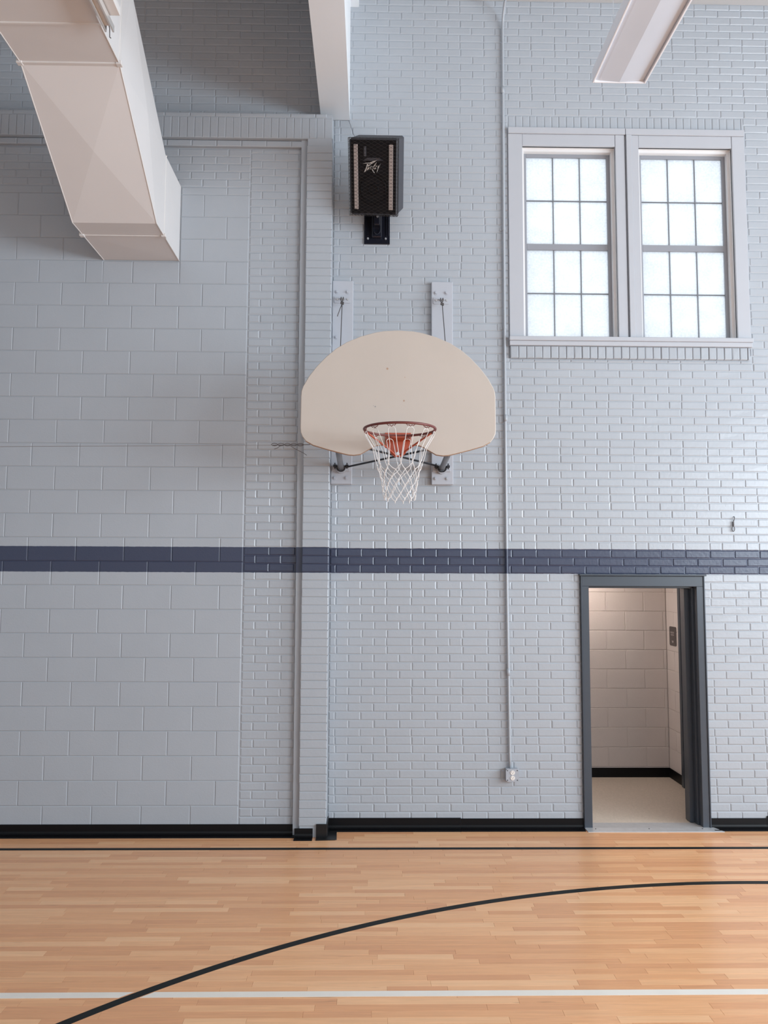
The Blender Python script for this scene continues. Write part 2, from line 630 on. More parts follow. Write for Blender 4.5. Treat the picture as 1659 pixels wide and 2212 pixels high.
bricks = []
holes_face = [(1.222, 3.368, 4.022, 6.275), (1.811, 2.886, -1, 2.128)]
b1 = courses(XP1 + 0.003, 4.5, -0.003, 107, ROW, BL, JT, holes_face, phase=0.16, zmax=CEIL - .003)
b2 = courses(-3.95, XP1 - 0.003, -0.003 + 88 * ROW, 19, ROW, BL, JT, [], phase=0.05, zmax=CEIL - .003)
allb = b1 + b2
scored = []
for q in allb:
    x, z = (q[0] + q[1]) / 2, (q[2] + q[3]) / 2
    d2 = x * x + YB * YB + (z - CAM_Z) ** 2
    vis = in_view(x, YB, z)
    scored.append(((q[1] - q[0]) * (q[3] - q[2]) / d2 ** 1.5 * (1 if vis else 0.01), q))
scored.sort(key=lambda t: -t[0])
for i, (s, q) in enumerate(scored[:255]):
    brick_obj('brick', wall_back, q[0], q[1], q[2], q[3], YB + rnd.uniform(-.0008, .0008), 0.02, 'brick', i)
mb = MB()
for i, (s, q) in enumerate(scored[255:]):
    vs, fs = brick_geo(q[1] - q[0], q[3] - q[2], 0.02, i + 1000)
    cx, cz, yy = (q[0] + q[1]) / 2, (q[2] + q[3]) / 2, YB + rnd.uniform(-.0008, .0008)
    mb.add([(v[0] + cx, v[1] + yy, v[2] + cz) for v in vs], fs)
stuff(mb.build('bricks', 'brick', wall_back))
# rowlock course above the windows and the sloping rowlock sill below them
x, i = 1.224, 0
while x < 3.36:
    w = 0.0663 + rnd.uniform(-.002, .002)
    brick_obj('lintel_brick', wall_back, x + .002, min(x + w - .002, 3.366), 6.152, 6.270, YB + rnd.uniform(-.001, .001), .02, 'brick', i)
    x += w; i += 1
MB().box(1.226, 3.344, YB - .020, YB + .02, 4.030, 4.136).build('sill_bed', 'brick', wall_back)
x, i = 1.224, 0
while x < 3.34:
    w = 0.0705 + rnd.uniform(-.002, .002)
    brick_obj('sill_brick', wall_back, x + .003, min(x + w - .003, 3.346), 4.028, 4.134, YB - 0.028 + rnd.uniform(-.002, .002), .05, 'brick', i + 2, .006, .0015)
    x += w; i += 1

# --- recessed panel on the left: block infill with a brick border
wall_left_panel = struct(wall_cells(-3.95, -0.58, 0, 5.86, [], YR + 0.0046, YB + .01).build('wall_recess', 'block'),
                         'recessed panel of painted concrete block edged with brick, left of the pilaster')
XB = -1.068
BH, BWD, BZ = 0.1995, 0.401, 0.230
DUCT_HOLE = (-2.318, -1.658, 4.812, 5.496)
for k in range(-1, 27):
    z0 = BZ + k * BH
    z1 = z0 + BH
    z1 = min(z1, 5.484)
    if z1 - z0 < .03:
        continue
    x = XB
    w0 = 0.194 if k % 2 == 0 else 0.394
    i = 0
    while x > -3.95:
        w = w0 if i == 0 else BWD
        xa = max(x - w, -3.95)
        rects = subtract([(xa + .0018, x - .0018, z0 + .0015, z1 - .0015)], DUCT_HOLE)
        for q in rects:
            brick_obj('block', wall_left_panel, *q, YR + rnd.uniform(-.0006, .0006), .02, 'block', i + k * 3, .0050, .0005)
        x = xa; i += 1
pb = courses(XB + .008, -0.618, 0.004, 85, ROW, BL, JT, [], phase=0.10, flemish=False, zmax=5.836)
pb += courses(-3.95, XB + .004, 5.490, 5, ROW, BL, JT, [], phase=0.1, flemish=False, zmax=5.836)
for i, q in enumerate(pb):
    brick_obj('brick', wall_left_panel, *q, YR + rnd.uniform(-.0008, .0008), .02, 'brick', i)

# --- stepped reveal round the panel
trim_step = struct(MB().box(-0.618, XP0 + .002, YS, YB, 0, 5.90).build('trim_1', 'smooth'),
                   'narrow upright stepped reveal between the panel and the pilaster')
trim_row = struct(MB().box(-3.95, -0.567, YS + .006, YB, 5.842, 5.897).build('trim_2', 'brick'),
                  'projecting row of stretchers under the soldier course')
x, i = -3.95, 0
while x < -0.57:
    brick_obj('brick', trim_row, x + .002, min(x + .213, -.569), 5.842, 5.896, YS + rnd.uniform(-.001, .001), .03, 'brick', i)
    x += .216; i += 1

# --- soldier course over the panel
lintel = struct(MB().box(-3.95, XP1 - .004, YP + .0046, YB, 5.90, 6.118).build('lintel', 'brick'),
                'soldier course of upright bricks over the recessed panel')
x, i = XP1 - .001, 0
while x > -3.95:
    w = 0.0667 + rnd.uniform(-.002, .002)
    if i == 0:
        w = 0.075
    brick_obj('soldier_brick', lintel, x - w + .003, x, 5.902, 6.086, YP + rnd.uniform(-.0012, .0012), .05 if i else .21, 'brick', i, .005)
    x -= w; i += 1
x, i = -0.40, 0
while x > -3.95:
    w = 0.218 if i else 0.10
    brick_obj('cap_brick', lintel, x - w + .005, x, 6.092, 6.124, YP + rnd.uniform(-.002, .002), .215, 'brick', i + 1, .005)
    x -= w; i += 1

# --- pilaster: one brick wide, standing proud of both walls
pilaster = struct(MB().box(XP0 + .006, XP1 - .006, YP + .0046, YB, 0, 5.90).build('pilaster', 'brick'),
                  'narrow brick pilaster standing proud beside the backboard')
for r in range(85):
    zb = 0.088 + r * ROW * 0.9925
    zt = zb + ROW * 0.9925 - .0032
    if zt > 5.90:
        break
    brick_obj('brick', pilaster, XP0 + rnd.uniform(-.001, .001), XP1 + rnd.uniform(-.001, .001), zb, zt, YP + rnd.uniform(-.001, .001), YB - YP - .002, 'brick', r, .005)

# --- the other walls, ceiling, floor base
hr = [(-6.0, -3.0, 1.9, 4.5), (-2.0, 1.0, 1.9, 4.5), (2.0, 5.0, 1.9, 4.5)]
mb = MB()
tmp = wall_cells(BW, YB + .2, -0.05, CEIL + .05, hr, 0, 1)
mb.v = [(RW if p[1] == 0 else RW + .25, p[0], p[2]) for p in tmp.v]; mb.f = tmp.f; mb.m = tmp.m
struct(mb.build('wall_right', 'roomwall'))
struct(MB().box(LW - .2, LW, BW, YB + .2, -.05, CEIL + .05).build('wall_left', 'roomwall'))
hb = [(-5.0, -1.8, 3.0, 6.2), (-0.4, 2.8, 3.0, 6.2), (4.2, 7.4, 3.0, 6.2)]  # openings made for the added fill panels
struct(wall_cells(LW, RW, -.05, CEIL + .05, hb, BW - .25, BW).build('wall_front', 'roomwall'))
struct(MB().box(LW - .2, RW + .25, BW - .25, YB + .21, CEIL, CEIL + .2).build('ceiling', 'ceiling'))

# floor: sub-base, distant boards as one surface, the boards in view one by one
PX0, PX1, PY0, PY1 = -4.0, 4.4, 3.56, 6.798
mb = MB()
mb.box(LW, RW, BW, PY0, -.05, 0)
mb.box(LW, PX0, PY0, YB, -.05, 0)
mb.box(PX1, RW, PY0, YB, -.05, 0)
mb.box(PX0, PX1, PY0, PY1, -.05, -.0085)
floor = struct(mb.build('floor', 'woodfar'), 'varnished maple strip sports floor')
planks = []
yy = PY0
SW = 0.0572
row = 0
while yy < PY1 - .02:
    x = PX0 - rnd.uniform(0, .6)
    while x < PX1:
        L = rnd.choice((0.3, 0.4, 0.5, 0.6, 0.7, 0.85, 1.0)) * rnd.uniform(.9, 1.15)
        a, b = max(x, PX0), min(x + L, PX1)
        if b - a > .03:
            planks.append((a, b, yy, min(yy + SW, PY1)))
        x += L
    yy += SW
sc = []
for q in planks:
    cx, cy = (q[0] + q[1]) / 2, (q[2] + q[3]) / 2
    clip = max(0.0, min(q[1], .49 * cy) - max(q[0], -.49 * cy)) * (1 if cy > 3.86 else 0)
    sc.append((clip * CAM_Z / cy ** 3, q))
sc.sort(key=lambda t: -t[0])


def plank_geo(q, mb):
    a, b, c, d = q
    g = .0004
    e = .0006
    vs = [(a + g, c + g, -.0085), (b - g, c + g, -.0085), (b - g, d - g, -.0085), (a + g, d - g, -.0085),
          (a + g, c + g, -e), (b - g, c + g, -e), (b - g, d - g, -e), (a + g, d - g, -e),
          (a + g + e, c + g + e, 0), (b - g - e, c + g + e, 0), (b - g - e, d - g - e, 0), (a + g + e, d - g - e, 0)]
    fs = [(8, 9, 10, 11)]
    for i in range(4):
        k = (i + 1) % 4
        fs.append((i, k, 4 + k, 4 + i)); fs.append((4 + i, 4 + k, 8 + k, 8 + i))
    mb.add(vs, fs)


for s, q in sc[:295]:
    mb = MB()
    c = ((q[0] + q[1]) / 2, (q[2] + q[3]) / 2)
    plank_geo((q[0] - c[0], q[1] - c[0], q[2] - c[1], q[3] - c[1]), mb)
    me = bpy.data.meshes.new('plank'); me.from_pydata(mb.v, [], mb.f); me.materials.append(M['wood'])
    o = bpy.data.objects.new('plank', me); o.location = (c[0], c[1], 0); o.parent = floor
    COL.objects.link(o)
mb = MB()
for s, q in sc[295:]:
    plank_geo(q, mb)
me = bpy.data.meshes.new('planks'); me.from_pydata(mb.v, [], mb.f); me.materials.append(M['wood'])
o = bpy.data.objects.new('planks', me); o.parent = floor; COL.objects.link(o)
stuff(o)

# court lines, paint a fraction of a millimetre thick
LZ = 0.0012


def line_obj(pts_in, pts_out, mat, label):
    mb = MB()
    n = len(pts_in)
    vs = [(p[0], p[1], LZ) for p in pts_in] + [(p[0], p[1], LZ) for p in pts_out] + \
         [(p[0], p[1], 0) for p in pts_in] + [(p[0], p[1], 0) for p in pts_out]
    fs = []
    for i in range(n - 1):
        fs.append((i, i + 1, n + i + 1, n + i))
        fs.append((i, 2 * n + i, 2 * n + i + 1, i + 1))
        fs.append((n + i, n + i + 1, 3 * n + i + 1, 3 * n + i))
    mb.add(vs, fs)
    o = mb.build('court_line', mat, floor)
    o['label'] = label
    return o


AC, AR = (2.645, -0.167), 5.775


def arc_pts(r):
    return [(AC[0] + r * math.cos(t), AC[1] + r * math.sin(t)) for t in
            [math.radians(62 + (150 - 62) * i / 90) for i in range(91)]]


line_obj(arc_pts(AR - .0255), arc_pts(AR + .0255), 'black_line', 'black curved court line sweeping across the floor')
line_obj([(LW + .5, 6.280), (RW - .5, 6.280)], [(LW + .5, 6.326), (RW - .5, 6.326)], 'black_line', 'straight black court line along the wall')


def arc_x(y, r):
    return AC[0] - math.sqrt(r * r - (y - AC[1]) ** 2)


wy0, wy1 = 4.148, 4.200
ro, ri = AR + .034, AR - .034
line_obj([(LW + .5, wy0), (arc_x(wy0, ro), wy0)], [(LW + .5, wy1), (arc_x(wy1, ro), wy1)], 'white_line', 'white court line left of the black curve')
line_obj([(arc_x(wy0, ri), wy0), (RW - .5, wy0)], [(arc_x(wy1, ri), wy1), (RW - .5, wy1)], 'white_line', 'white court line right of the black curve')

# ------------------------------------------------------------------ baseboards


def base_strip(mb, x0, x1, yf, h, toe=0.085):
    """cove base: upright face, inner curve, flat toe with a thin nose"""
    prof = [(yf, h), (yf - .006, h - .002), (yf - .006, .030), (yf - .010, .016), (yf - .020, .009), (yf - toe + .008, .0065), (yf - toe, .0015), (yf - toe, 0), (yf, 0)]
    mb.prism(prof, 0, x0, x1)
    return mb


bb = struct(base_strip(MB(), 3.368, RW, YB - .003, .100).build('baseboard_back', 'rubber'), 'black rubber cove base along the brick wall')
base_strip(MB(), XP1 + .004, 0.774, YB - .003, .089).build('base_strip', 'rubber', bb)
base_strip(MB(), 0.776, 1.808, YB - .002, .083).build('base_strip', 'rubber', bb)
base_strip(MB(), 2.890, 3.366, YB - .003, .083).build('base_strip', 'rubber', bb)
bl = struct(base_strip(MB(), -3.95, -0.57, YR - .003, .085).build('baseboard_left', 'rubber'), 'black rubber cove base along the block panel')
base_strip(MB(), -0.60, -0.452, YP - .002, .072).build('base_strip', 'rubber', bl)
mb = MB()
mb.bevbox(-0.424, -0.336, YP - .016, YP - .004, 0.004, .108, .002)
mb.bevbox(-0.343, -0.334, YP - .008, YB - .012, 0.004, .106, .002)
mb.prism([(-0.424, YP - .014), (-0.336, YP - .014), (-0.336, YB - .09), (-0.262, YB - .09), (-0.256, YP - .062), (-0.268, YP - .070), (-0.424, YP - .082)], 2, 0.0, .006)
mb.build('base_corner', 'rubber_toe', bl)

# ------------------------------------------------------------------ windows


def ring(mb, xa, xb, za, zb, w, y0, y1):
    mb.box(xa, xa + w, y0, y1, za, zb)
    mb.box(xb - w, xb, y0, y1, za, zb)
    mb.box(xa + w, xb - w, y0, y1, zb - w, zb)
    mb.box(xa + w, xb - w, y0, y1, za, za + w)


def make_window(n, xo0, xo1, x0, x1, label):
    root = bpy.data.objects.new('window_%d' % n, None)
    COL.objects.link(root)
    root.location = ((xo0 + xo1) / 2, YB, WZ0)
    struct(root, label)
    yf = YB - .016
    T = 'trimpaint'
    MB().bevbox(xo0, xo1, yf - .010, YB + .02, 6.092, 6.150, .003).build('crown_board', T, root)
    MB().bevbox(x0 + .002, x1 - .002, yf + .003, YB + .02, WZ1, 6.091, .002).build('head_casing', T, root)
    if n == 1:
        MB().bevbox(xo0, x0, yf, YB + .02, WZ0 - .003, 6.091, .003).build('side_casing', T, root)
        MB().bevbox(x1, xo1 - .006, yf, YB + .02, WZ0 - .003, 6.091, .003).build('side_casing', T, root)
    else:
        MB().bevbox(xo0 + .003, xo0 + .052, yf - .012, YB + .02, WZ0 - .003, 6.091, .003).build('mullion_board', T, root)
        MB().bevbox(xo0 + .053, x0, yf, YB + .02, WZ0 - .003, 6.091, .003).build('side_casing', T, root)
        MB().bevbox(x1, xo1, yf, YB + .02, WZ0 - .003, 6.091, .003).build('side_casing', T, root)
    # jamb and stop
    mb = MB()
    ring(mb, x0 - .03, x1 + .03, WZ0 - .03, WZ1 + .03, .03, YB + .004, YB + .20)
    mb.build('jamb', 'white', root)
    s = .024
    mb = MB()
    ring(mb, x0, x1, WZ0, WZ1, s, YB + .042, YB + .082)
    mb.build('stop', 'white', root)

    def sash(name, za, zb, y0, wt, wb):
        st = .029
        a, b = x0 + s, x1 - s
        mb = MB()
        mb.bevbox(a - .01, a + st, y0, y0 + .04, za, zb, .002)
        mb.bevbox(b - st, b + .01, y0, y0 + .04, za, zb, .002)
        mb.bevbox(a + st, b - st, y0, y0 + .04, zb - wt, zb, .002)
        mb.bevbox(a + st, b - st, y0, y0 + .04, za, za + wb, .002)
        so = mb.build('sash', 'sash', root)
        ga, gb, gz0, gz1 = a + st, b - st, za + wb, zb - wt
        yg = y0 + .018
        h = (gb - ga) / 3
        mw = .0042
        for i in (1, 2):
            MB().box(ga + h * i - mw, ga + h * i + mw, yg - .008, yg + .012, gz0, gz1).build('muntin', 'muntin', so)
        zm = (gz0 + gz1) / 2
        for i in range(3):
            MB().box(ga + h * i + (mw if i else 0), ga + h * (i + 1) - (mw if i < 2 else 0), yg - .008, yg + .012, zm - mw, zm + mw).build('muntin', 'muntin', so)
        for i in range(3):
            for k in range(2):
                p0 = ga + h * i + (mw if i else 0); p1 = ga + h * (i + 1) - (mw if i < 2 else 0)
                q0 = gz0 if k == 0 else zm + mw; q1 = zm - mw if k == 0 else gz1
                MB().add([(p0, yg, q0), (p1, yg, q0), (p1, yg, q1), (p0, yg, q1)], [(0, 1, 2, 3)]).build('pane', 'glass', so)
        return so
    sash('upper', 5.062, WZ1 - s, YB + .085, .030, .050)
    sash('lower', WZ0, 5.112, YB + .055 + .028, .056, .036)
    return root


make_window(1, *WIN[0], 'left sash window of the pair, six frosted panes over six')
make_window(2, *WIN[1], 'right sash window of the pair, six frosted panes over six')
mb = MB()
mb.bevbox(1.213, 3.371, YB - .058, YB + .02, 4.178, 4.216, .004)
mb.bevbox(1.216, 3.366, YB - .045, YB + .02, 4.137, 4.178, .003)
struct(mb.build('trim_3', 'trimpaint'), 'long painted sill under the pair of windows')

# ------------------------------------------------------------------ doorway and the small room behind it
door_1 = bpy.data.objects.new('door_1', None)
COL.objects.link(door_1)
door_1.location = (2.35, YB, 0)
struct(door_1, 'open doorway with a dark grey metal frame')
dx0, dx1, dh = 1.882, 2.816, 2.030


def jamb_post(side):
    mb = MB()
    if side < 0:
        o, i = DOOR[0], dx0
        mb.bevbox(o, o + .012, YB - .030, YB + .02, 0, DOOR[2], .003)
        mb.bevbox(o + .012, i, YB - .022, YB + .06, 0, dh + .001, .002)
        mb.bevbox(i - .03, i + .016, YB + .045, YB + .11, 0, dh, .003)
        mb.bevbox(o + .01, i, YB + .06, YB + .21, 0, dh + .06, .003)
    else:
        o, i = DOOR[1], dx1
        mb.bevbox(o - .012, o, YB - .030, YB + .02, 0, DOOR[2], .003)
        mb.bevbox(i, o - .012, YB - .022, YB + .06, 0, dh + .001, .002)
        mb.bevbox(i - .016, i + .03, YB + .045, YB + .11, 0, dh, .003)
        mb.bevbox(i, o - .01, YB + .06, YB + .21, 0, dh + .06, .003)
        mb.bevbox(i - .056, i + .02, YB + .112, YB + .21, 0.012, dh - .018, .003)
    return mb


jamb_post(-1).build('door_jamb', 'doorframe', door_1)
jamb_post(1).build('door_jamb', 'doorframe', door_1)
mb = MB()
mb.bevbox(DOOR[0] - .012, DOOR[1] + .012, YB - .045, YB + .02, DOOR[2] - .006, DOOR[2] + .010, .003)
mb.bevbox(DOOR[0] + .012, DOOR[1] - .012, YB - .022, YB + .06, dh, DOOR[2] - .007, .003)
mb.bevbox(dx0, dx1, YB + .045, YB + .11, dh - .016, dh + .02, .003)
mb.bevbox(dx0, dx1, YB + .06, YB + .21, dh, dh + .06, .003)
mb.build('door_head', 'doorframe', door_1)
mb = MB()
# bevelled saddle threshold, wider at its front edge
vs = [(1.822, 6.684, 0.0), (2.962, 6.684, 0.0), (1.822, 6.686, .003), (2.962, 6.686, .003), (1.812, 6.768, .012), (2.905, 6.768, .012),
      (1.812, 6.90, .012), (2.905, 6.90, .012), (1.812, 6.90, 0), (2.905, 6.90, 0)]
mb.add(vs, [(0, 1, 3, 2), (2, 3, 5, 4), (4, 5, 7, 6), (6, 7, 9, 8), (0, 2, 4, 6, 8), (1, 9, 7, 5, 3), (0, 8, 9, 1)])
th = mb.build('threshold', 'threshold', door_1)
for x in (1.90, 2.35, 2.80):
    MB().disc((x, 6.745, .0085), 2, .006, .003, 8).build('screw', 'darksteel', th)

# small room
IY1, IX1 = 8.44, 3.175
struct(MB().box(0.8, IX1 + .2, IY1 + .005, IY1 + .15, 0, 2.7).build('wall_inner_back', 'inwall'))
wib = bpy.data.objects['wall_inner_back']
for r in range(12):
    z0 = .012 + r * .2035 - .10
    z1 = z0 + .2035
    x = 0.8 + (0.10 if r % 2 else -0.10)
    i = 0
    while x < IX1:
        a, b = max(x, .8), min(x + .407, IX1)
        if b - a > .02 and z1 > .03:
            brick_obj('block', wib, a + .002, b - .002, max(z0, 0.012) + .002, z1 - .002, IY1, .02, 'inwall', r + i, .0045, .0004)
        x += .407; i += 1
wir = struct(MB().box(IX1 + .005, IX1 + .2, YB + .21, IY1, 0, 2.7).build('wall_inner_right', 'inwall'))
for r in range(12):
    z0 = .012 + r * .2035 - .10
    y = IY1
    i = 0
    while y > 7.1:
        w = .40 if (r % 2 or i) else .20
        a, b = max(y - w, 7.1), y
        me_key = ('inner_side', round(b - a, 3), r)
        zz0, zz1 = max(z0, .012) + .0025, z0 + .2035 - .0025
        mb = MB()
        vs, fs = brick_geo(b - a - .005, zz1 - zz0, .02, r + i, .0025, .0004)
        # turn the unit so that its face looks along -x
        mb.add([(IX1 + v[1], (a + b) / 2 + v[0], (zz0 + zz1) / 2 + v[2]) for v in vs], fs)
        mb.build('block', 'inwall', wir)
        y = a; i += 1
struct(MB().box(0.65, 0.8, YB + .21, IY1, 0, 2.7).build('wall_inner_left', 'inwall'))
struct(MB().box(0.65, IX1 + .2, YB + .21, IY1 + .15, 2.45, 2.8).build('ceiling_inner', 'ceiling'))
struct(MB().box(0.65, IX1 + .2, 6.90, IY1 + .15, -.05, .010).build('floor_inner', 'infloor'), 'speckled beige tile floor seen through the doorway')
mb = MB()
mb.box(.8, IX1, IY1 - .008, IY1, .010, .108)
mb.box(IX1 - .008, IX1, 8.05, IY1 - .008, .010, .108)
struct(mb.build('baseboard_inner', 'rubber'))
# second door in the side wall of the small room, closed, seen edge-on
d2 = bpy.data.objects.new('door_2', None)
COL.objects.link(d2)
d2.location = (IX1, 7.6, 0)
struct(d2, 'dark door casing on the side wall of the small room')
MB().bevbox(IX1 - .030, IX1 + .01, 7.995, 8.050, .010, 2.14, .003).build('door_jamb', 'doorframe', d2)
MB().bevbox(IX1 - .030, IX1 + .01, 7.05, 7.100, .010, 2.14, .003).build('door_jamb', 'doorframe', d2)
MB().bevbox(IX1 - .030, IX1 + .01, 7.05, 8.050, 2.14, 2.20, .003).build('door_head', 'doorframe', d2)
MB().bevbox(IX1 - .022, IX1 + .01, 7.10, 7.995, .015, 2.14, .003).build('door_leaf', 'doorleaf', d2)

# lamp of the small room (its own light stays with it)
il = thing('ceiling_lamp', 'round white ceiling lamp in the small room behind the doorway', 'lamp', (2.1, 7.9, 2.44))
MB().disc((2.1, 7.9, 2.41), 2, .14, .04, 24).build('lamp_base', 'lightframe', il)
mt, nt, b = new_mat('lit_diffuser')
b.inputs['Emission Color'].default_value = (1, .87, .78, 1)
b.inputs['Emission Strength'].default_value = 66
M['lit'] = mt
MB().disc((2.1, 7.9, 2.375), 2, .125, .035, 24).build('lamp_shade', 'lit', il)

# brown sign on the side wall
sg = thing('wall_sign', 'small brown room sign with pale lettering on the inner side wall', 'sign', (IX1 - .004, 8.25, 1.495))
sy0, sy1, sz0, sz1 = 8.166, 8.344, 1.397, 1.594


def rrect(y0, y1, z0, z1, r, n=4):
    out = []
    for (cy, cz, s) in ((y1 - r, z1 - r, 0), (y0 + r, z1 - r, 90), (y0 + r, z0 + r, 180), (y1 - r, z0 + r, 270)):
        for i in range(n + 1):
            t = math.radians(s + 90 * i / n)
            out.append((cy + r * math.cos(t), cz + r * math.sin(t)))
    return out


MB().prism(rrect(sy0, sy1, sz0, sz1, .018), 0, IX1 - .006, IX1 + .002).build('plate', 'sign', sg)


def glyph_row(y_left, widths, z0, z1):
    """pale raised lettering strokes, read from the left (far) end"""
    mb = MB()
    y = y_left
    for i, w in enumerate(widths):
        mb.box(IX1 - .0075, IX1 - .006, y - w, y - w + .0045, z0, z1)
        mb.box(IX1 - .0075, IX1 - .006, y - .0045, y, z0, z1)
        zz = z1 - .004 if i % 2 == 0 else z0
        mb.box(IX1 - .0075, IX1 - .006, y - w, y, zz, zz + .004)
        if i % 3 != 2:
            zm = (z0 + z1) / 2
            mb.box(IX1 - .0075, IX1 - .006, y - w, y, zm - .002, zm + .002)
        y -= w + .005
    return mb


glyph_row(8.312, [.015] * 5, 1.524, 1.542).build('lettering', 'signtext', sg)
glyph_row(8.304, [.017] * 4, 1.500, 1.518).build('lettering', 'signtext', sg)
MB().prism([(8.280, 1.449), (8.232, 1.449), (8.236, 1.430), (8.252, 1.424), (8.262, 1.430)], 0, IX1 - .0075, IX1 - .006).build('emblem', 'signtext', sg)

# ------------------------------------------------------------------ roof beam
beam = MB()
beam.box(-0.462, -0.205, 2.0, YB, 6.205, CEIL)
beam_o = beam.build('ceiling_beam', 'beam')
struct(beam_o, 'wide white beam running out from the wall above the pilaster')
MB().box(-0.205, -0.128, 6.45, YB, 7.285, CEIL).build('bearing_block', 'beam', beam_o)

# ------------------------------------------------------------------ air duct
duct = thing('air_duct', 'large white sheet-metal air duct rising from the block wall', 'duct', (-1.99, YR, 5.15))
DX0, DX1 = -2.312, -1.665


def duct_section(b0, b1, t0, t1, cross=0.0, extra=None):
    """a length of rectangular duct; b/t are (y, z) of the bottom and top edge at each end"""
    mb = MB()

    def pan(q, out):
        if cross:
            c = sum((Vector(p) for p in q), Vector()) / 4 + Vector(out) * cross
            vs = list(q) + [tuple(c)]
            mb.add(vs, [(0, 1, 4), (1, 2, 4), (2, 3, 4), (3, 0, 4)])
        else:
            mb.add(q, [(0, 1, 2, 3)])
    P = lambda x, q: (x, q[0], q[1])
    pan([P(DX0, b0), P(DX1, b0), P(DX1, b1), P(DX0, b1)], (0, -.55, -.83))
    pan([P(DX0, t0), P(DX1, t0), P(DX1, t1), P(DX0, t1)], (0, .55, .83))
    pan([P(DX1, b0), P(DX1, b1), P(DX1, t1), P(DX1, t0)], (1, 0, 0))
    pan([P(DX0, b0), P(DX0, b1), P(DX0, t1), P(DX0, t0)], (-1, 0, 0))
    return mb


ZB_, ZT_ = 4.822, 5.486
ZB2, ZT2 = 5.462, 6.126
duct_section((YR - .001, ZB_), (6.14, ZB_), (YR - .001, ZT_), (6.14, ZT_), .006).build('duct_section', 'duct', duct)
mb = duct_section((6.14, ZB_), (5.92, ZB_), (6.14, ZT_), (6.118, ZT_))
mb2 = duct_section((5.92, ZB_), (4.95, ZB2), (6.118, ZT_), (5.148, ZT2), .022)
mb.add(mb2.v, mb2.f)
mb.build('duct_section', 'duct', duct)
duct_section((4.95, ZB2), (4.575, ZB2), (5.148, ZT2), (4.575, ZT2), .003).build('duct_section', 'duct', duct)
for ya, yb in ((4.575, 2.4), (2.4, 0.2), (0.2, -2.0)):
    duct_section((ya, ZB2), (yb, ZB2), (ya, ZT2), (yb, ZT2), .006).build('duct_section', 'duct', duct)


def duct_flange(y, zb, zt, w=.020, t=.012):
    mb = MB()
    for z0, z1 in ((zb - t, zb + .004), (zt - .004, zt + t)):
        mb.bevbox(DX0 - t, DX1 + t, y - w / 2, y + w / 2, z0, z1, .002)
    mb.bevbox(DX0 - t, DX0 + .004, y - w / 2, y + w / 2, zb, zt, .002)
    mb.bevbox(DX1 - .004, DX1 + t * .5, y - w / 2, y + w / 2, zb, zt, .002)
    return mb


duct_flange(6.14, ZB_, ZT_, .012, .006).build('flange', 'seam', duct)
duct_flange(4.95, ZB2, ZT2, .03, .010).build('flange', 'seam', duct)
duct_flange(4.575, ZB2, ZT2, .018, .008).build('flange', 'seam', duct)
for xx in (DX0, DX1):
    MB().tube([(xx, YR - .003, ZB_), (xx, 6.14, ZB_), (xx, 5.92, ZB_), (xx, 4.95, ZB2), (xx, 3.0, ZB2)], .0042, 6).build('corner_seam', 'seam', duct)
for xx, yy in ((DX1 + .002, 6.14), (DX1 + .002, 4.95), (DX0 - .002, 6.14), (DX0, 4.95)):
    zz = ZB_ if yy > 6 else ZB2
    MB().bevbox(xx - .022, xx + .016, yy - .02, yy + .02, zz - .014, zz + .014, .003).build('corner_clip', 'seam', duct)
mb = MB()
mb.bevbox(DX1 + .003, -1.512, 1.2, 4.482, 5.446, 5.462, .002)
mb.bevbox(-1.528, -1.512, 1.2, 4.482, 5.462, 5.495, .002)
mb.bevbox(DX1 + .002, -1.52, 1.2, 4.45, 5.490, 5.50, .002)
mb.build('side_ledge', 'seam', duct)
sc_o = thing('strut_channel', 'slim bright metal channel under the duct edge at upper left', 'rail', (-1.60, 4.0, 5.44))
mb = MB()
mb.box(-1.626, -1.574, 1.2, 4.548, 5.432, 5.438)
mb.box(-1.628, -1.618, 1.2, 4.560, 5.398, 5.438)
mb.box(-1.582, -1.572, 1.2, 4.560, 5.398, 5.438)
mb.build('channel', 'chrome', sc_o)
MB().box(-1.620, -1.580, 3.0, 4.53, 5.418, 5.432).build('insert', 'seam', sc_o)
MB().tube([(-1.600, 4.545, 5.43), (-1.600, 4.56, 5.42), (-1.600, 4.565, 5.37), (-1.592, 4.565, 5.364)], .003, 6).build('hook', 'cable', sc_o)
for yy in (4.2, 2.2):
    MB().tube([(-1.600, yy, 5.435), (-1.600, yy, 5.462)], .006, 6).build('hanger_bolt', 'bolt', sc_o)

# ------------------------------------------------------------------ ceiling light
lt = thing('ceiling_light', 'unlit pendant strip light with a wide white diffuser at upper right', 'light', (1.57, 3.6, 5.25))
lx0, lx1, ly0, ly1, lz = 1.400, 1.742, 2.34, 4.757, 5.25
mb = MB()
mb.bevbox(lx0, lx0 + .012, ly0, ly1, lz, lz + .085, .002)
mb.bevbox(lx1 - .012, lx1, ly0, ly1, lz, lz + .085, .002)
mb.bevbox(lx0 + .012, lx1 - .012, ly1 - .010, ly1, lz, lz + .085, .002)
mb.bevbox(lx0 + .012, lx1 - .012, ly0, ly0 + .010, lz, lz + .085, .002)
mb.bevbox(lx0 + .03, lx1 - .03, ly0, ly1, lz + .085, lz + .12, .004)
mb.box(lx0 + .012, lx1 - .012, ly0 + .01, ly1 - .01, lz + .075, lz + .085)
mb.build('housing', 'lightframe', lt)
xm = (lx0 + lx1) / 2
mb = MB()
a, b_, c = lx0 + .013, lx1 - .013, xm
